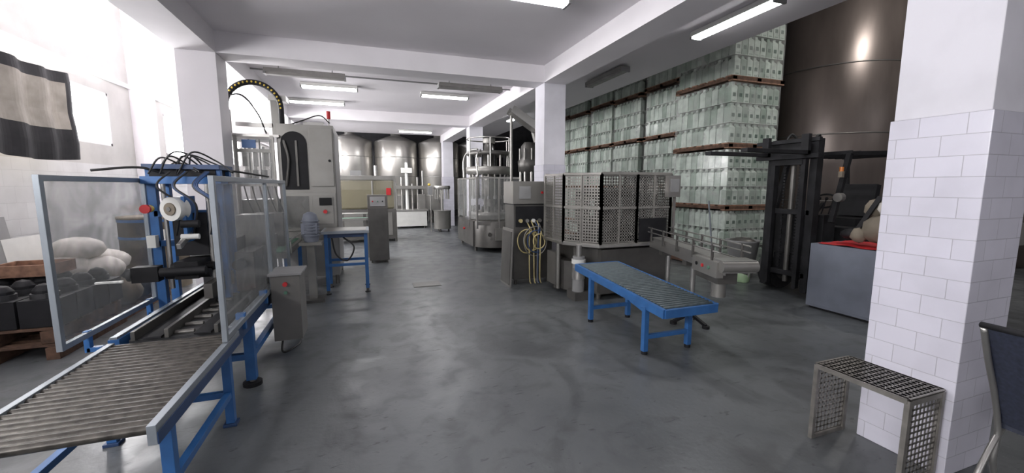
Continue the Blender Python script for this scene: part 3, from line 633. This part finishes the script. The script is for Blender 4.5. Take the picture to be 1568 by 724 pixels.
o.box(6.7,4.05,1.0,7.15,4.55,1.12,BLACK); o.obox((7.15,4.3,1.38),(.1,.48,.5),BLACK,ry=.15)
for y in(3.88,4.74):
    o.bar((5.9,y,1.1),(6.15,y,2.05),.06,.06,FBLK); o.bar((6.15,y,2.05),(7.5,y,2.1),.06,.06,FBLK); o.bar((7.5,y,2.1),(7.65,y,1.0),.06,.06,FBLK)
for k in range(8): o.bar((6.2+.17*k,3.88,2.07),(6.2+.17*k,4.74,2.07),.03,.05,FBLK)
o.cyl((5.98,3.83,1.45),(5.9,3.83,1.45),.06,STEEL); o.box(5.9,3.80,1.72,5.95,3.85,1.80,CARD); o.cyl((5.93,3.83,1.80),(5.93,3.83,1.86),.025,mat('orange_lens',(.6,.18,.02),.3))
o.spline([(5.7,4.1,2.2),(5.85,4.1,2.3),(5.95,4.15,1.9),(5.9,4.15,1.2)],.018,CABLE)
o.spline([(5.7,4.5,2.2),(5.8,4.45,2.35),(5.98,4.4,2.0),(5.9,4.4,1.2)],.018,CABLE)
for k in range(3): o.bar((6.15,4.1+.1*k,1.15),(6.25,4.1+.1*k,1.4),.015,.015,BLACK); o.sph((6.26,4.1+.1*k,1.42),.025,BLACK,n=8)
o.done(.003)

o=B('steel_work_cabinet')
o.box(5.5,2.5,.03,6.2,3.70,.86,GREYBLUE); o.box(5.53,2.53,0,6.17,3.67,.03,BLACK)
o.box(5.494,2.53,.06,5.5,3.67,.83,GREYBLUE)
o.done(.006)
o=B('red_cloth')
vs=[];N=16
for i in range(N):
    for j in range(N): vs.append((5.50+.68*i/(N-1)+.02*random.random(),2.53+1.1*j/(N-1),.866+.014*random.random()))
o.add(vs,[(i*N+j,(i+1)*N+j,(i+1)*N+j+1,i*N+j+1) for i in range(N-1) for j in range(N-1)],RED,True); o.done()
o=B('crumpled_paper_sacks')
o.T=Matrix.Translation((-.03,.25,.025))
o.sph((5.8,2.85,1.06),.18,CARD,n=12,sc=(1,.9,.9),jit=.1); o.sph((5.9,2.78,1.3),.15,BAG,n=12,sc=(.8,1,.9),jit=.15); o.sph((5.85,3.16,.97),.1,BLACK,n=10,sc=(1,1.5,.7),jit=.1); o.sph((5.95,2.98,1.3),.12,CARD,n=10,jit=.2); o.sph((5.7,3.0,.98),.09,CARD,n=10,jit=.1); o.bar((5.75,3.1,.95),(5.85,2.9,1.45),.05,.03,BLACK); o.done()
o=B('oil_jug')
o.lathe(5.93,5.05,[(.08,0),(.1,.02),(.1,.17),(.06,.22),(.03,.24),(.03,.27)],mat('green_jug',(.45,.62,.38),.4),20); o.lathe(5.93,5.05,[(.034,.265),(.034,.295)],WPL,12); o.tube([(5.93,4.97,.22),(5.93,4.95,.15),(5.93,4.95,.1)],.012,WPL); o.done()
o=B('plastic_bucket'); o.lathe(5.5,5.2,[(.11,0),(.14,.26),(.15,.27),(.135,.255),(.105,.01)],GREY,24); o.done()
o=B('broom'); o.cyl((5.75,5.5,.1),(5.6,5.55,1.35),.014,ALU); o.obox((5.76,5.5,.09),(.32,.07,.05),BLUED); o.obox((5.76,5.5,.035),(.34,.08,.07),GREY); o.done()
o=B('grey_waste_bin'); o.lathe(6.28,5.4,[(.18,0),(.26,.65),(.28,.66),(.25,.62)],GREY,20); o.sph((6.28,5.4,.62),.22,STEELD,n=12,sc=(1,1,.4),jit=.1); o.done()

# ---------------- perforated bench ----------------
BENCH=mat('bench_steel',(.25,.236,.217),.4,.6,var=.25,scale=12)
o=B('perforated_steel_step')
x0,x1,y0,y1,z=2.62,2.93,1.2,1.66,.5
for y in(y0,y1):
    o.perf((x0+.02,y,.03),(x1-x0-.04,0,0),(0,0,z-.07),.032,.011,BENCH,th=.003)
    for x in(x0+.008,x1-.008): o.box(x-.012,y-.012,0,x+.012,y+.012,z-.01,BENCH)
    o.box(x0,y-.01,z-.04,x1,y+.01,z-.01,BENCH); o.box(x0,y-.01,0,x1,y+.01,.02,BENCH)
for x in(x0,x1): o.box(x-.006,y0,z-.03,x+.006,y1,z+.002,BENCH)
o.perf((x0,y0,z),(x1-x0,0,0),(0,y1-y0,0),.032,.023,BENCH,th=.004)
o.done()

# ---------------- chair ----------------
o=B('mesh_back_chair')
for y in(.5,.96):
    o.spline([(2.98,y,.02),(2.86,y,.25),(2.86,y,.42),(2.78,y,.62),(2.68,y,.8),(2.6,y,.97)],.013,STEEL)
    o.spline([(3.0,y,.40),(3.2,y,.42),(3.32,y,.40),(3.36,y,.2),(3.4,y,.02)],.013,STEEL)
    o.spline([(2.62,y,.02),(2.75,y,.25),(2.9,y,.42),(3.05,y,.42)],.013,STEEL)
vs=[];N=10
prof=[(2.87,.46),(2.83,.54),(2.78,.64),(2.72,.76),(2.66,.87),(2.6,.98)]
for (x,z) in prof:
    for j in range(N): t=j/(N-1); vs.append((x-.05*math.sin(math.pi*t)*.8,.49+.48*t,z))
o.add(vs,[(i*N+j,(i+1)*N+j,(i+1)*N+j+1,i*N+j+1) for i in range(len(prof)-1) for j in range(N-1)],MESH,True)
o.box(2.88,.49,.43,3.33,.97,.47,MESH); o.tube([(2.6,.49,.98),(2.56,.73,.985),(2.6,.97,.98)],.014,BLACK)
o.done()

# ---------------- left floor clutter ----------------
def pallet(o,x0,y0,x1,y1,z0,m=WOODD):
    for k in range(6):
        y=y0+(y1-y0)*(k+.5)/6; o.box(x0,y-.055,z0+.115,x1,y+.055,z0+.14,m)
    for x in(x0,(x0+x1)/2-.05,x1-.1):
        o.box(x,y0,z0+.02,x+.1,y1,z0+.115,m)
        o.box(x,y0,z0,x+.1,y1,z0+.02,m)
o=B('wooden_pallet_with_crates'); pallet(o,-3.72,4.85,-2.75,6.0,0); pallet(o,-3.7,4.9,-2.8,6.02,.145)
for i in range(3):
    for j in range(4):
        x=-3.68+.31*i;y=4.95+.27*j; o.box(x,y,.29,x+.29,y+.25,.55,BLACK); o.cyl((x+.14,y+.12,.55),(x+.14,y+.12,.6),.1,RUBBER,n=12)
        o.sph((x+.14,y+.12,.6),.09,BLACK,n=10)
o.box(-3.6,5.5,.68,-3.1,5.9,.70,WOOD); 
for (xa,ya_,xb,yb_) in((-3.6,5.5,-3.58,5.9),(-3.12,5.5,-3.1,5.9),(-3.6,5.5,-3.1,5.52),(-3.6,5.88,-3.1,5.9)): o.box(xa,ya_,.7,xb,yb_,.8,WOOD)
o.done(.003)
o=B('wooden_pallet_with_sacks'); pallet(o,-3.72,6.1,-2.8,7.3,0)
for i in range(3):
    for j in range(3): o.sph((-3.52+.31*i,6.3+.37*j,.3),.19,TARPB if (i+j)%2 else CARD,n=12,sc=(1,1,.85),jit=.06)
for (p,r,s_) in (((-3.42,6.35,.60),.26,(1.0,.9,.7)),((-3.15,6.45,.58),.22,(1,1,.7)),((-3.36,6.45,.84),.24,(1.1,.9,.6)),((-3.3,6.8,.62),.25,(1.1,1.1,.65))):
    o.sph(p,r,BAG,n=22,sc=s_,jit=.035)
o.done()
o=B('cardboard_drum'); o.lathe(-3.2,8.0,[(.42,0),(.42,1.1),(.43,1.1),(.43,1.14),(.0,1.14)],CARD,28,caps=False)
for z in(.3,.8,1.06): o.lathe(-3.2,8.0,[(.425,z),(.428,z+.02),(.425,z+.04)],BLUE,28,caps=False)
o.box(-3.1,7.565,.75,-2.9,7.58,.95,WPL); o.done()
o=B('leaning_sheets')
o.obox((-3.88,5.6,.63),(.015,1.6,1.25),GREY,ry=-.12); o.obox((-3.86,6.6,.5),(.012,.7,1.0),WPL,ry=-.12); o.done()
o=B('hanging_tarp'); N=40
vs=[];zz=[1.98,2.2,2.38,2.6,2.85,2.98,3.12]
for z in zz:
    for j in range(N): t=j/(N-1); vs.append((-3.74+.03*math.sin(t*22)+.01*math.sin(z*9),5.9+1.55*t+.05*(3.1-z),z-.05*math.sin(t*3)))
for r in range(len(zz)-1):
    for j in range(N-1):
        m=TARPB if (r in(0,1,5) or j>N-6 or j<4) else CLOTH
        o.add([vs[r*N+j],vs[r*N+j+1],vs[(r+1)*N+j+1],vs[(r+1)*N+j]],[(0,1,2,3)],m,True)
o.done()

# ---------------- world / camera ----------------
w=bpy.data.worlds.new('overcast'); scene.world=w; w.use_nodes=True
bg=w.node_tree.nodes['Background']; bg.inputs[0].default_value=(.95,.95,1,1); bg.inputs[1].default_value=1.1
cd=bpy.data.cameras.new('camera'); cam=bpy.data.objects.new('camera',cd); scene.collection.objects.link(cam)
cd.sensor_width=36; cd.lens=36*625/1568; cd.clip_start=.05
cam.location=(0,0,1.6); cam.rotation_euler=(math.radians(83),0,math.radians(-19.6))
scene.camera=cam
scene.view_settings.view_transform='Standard'; scene.view_settings.exposure=.15
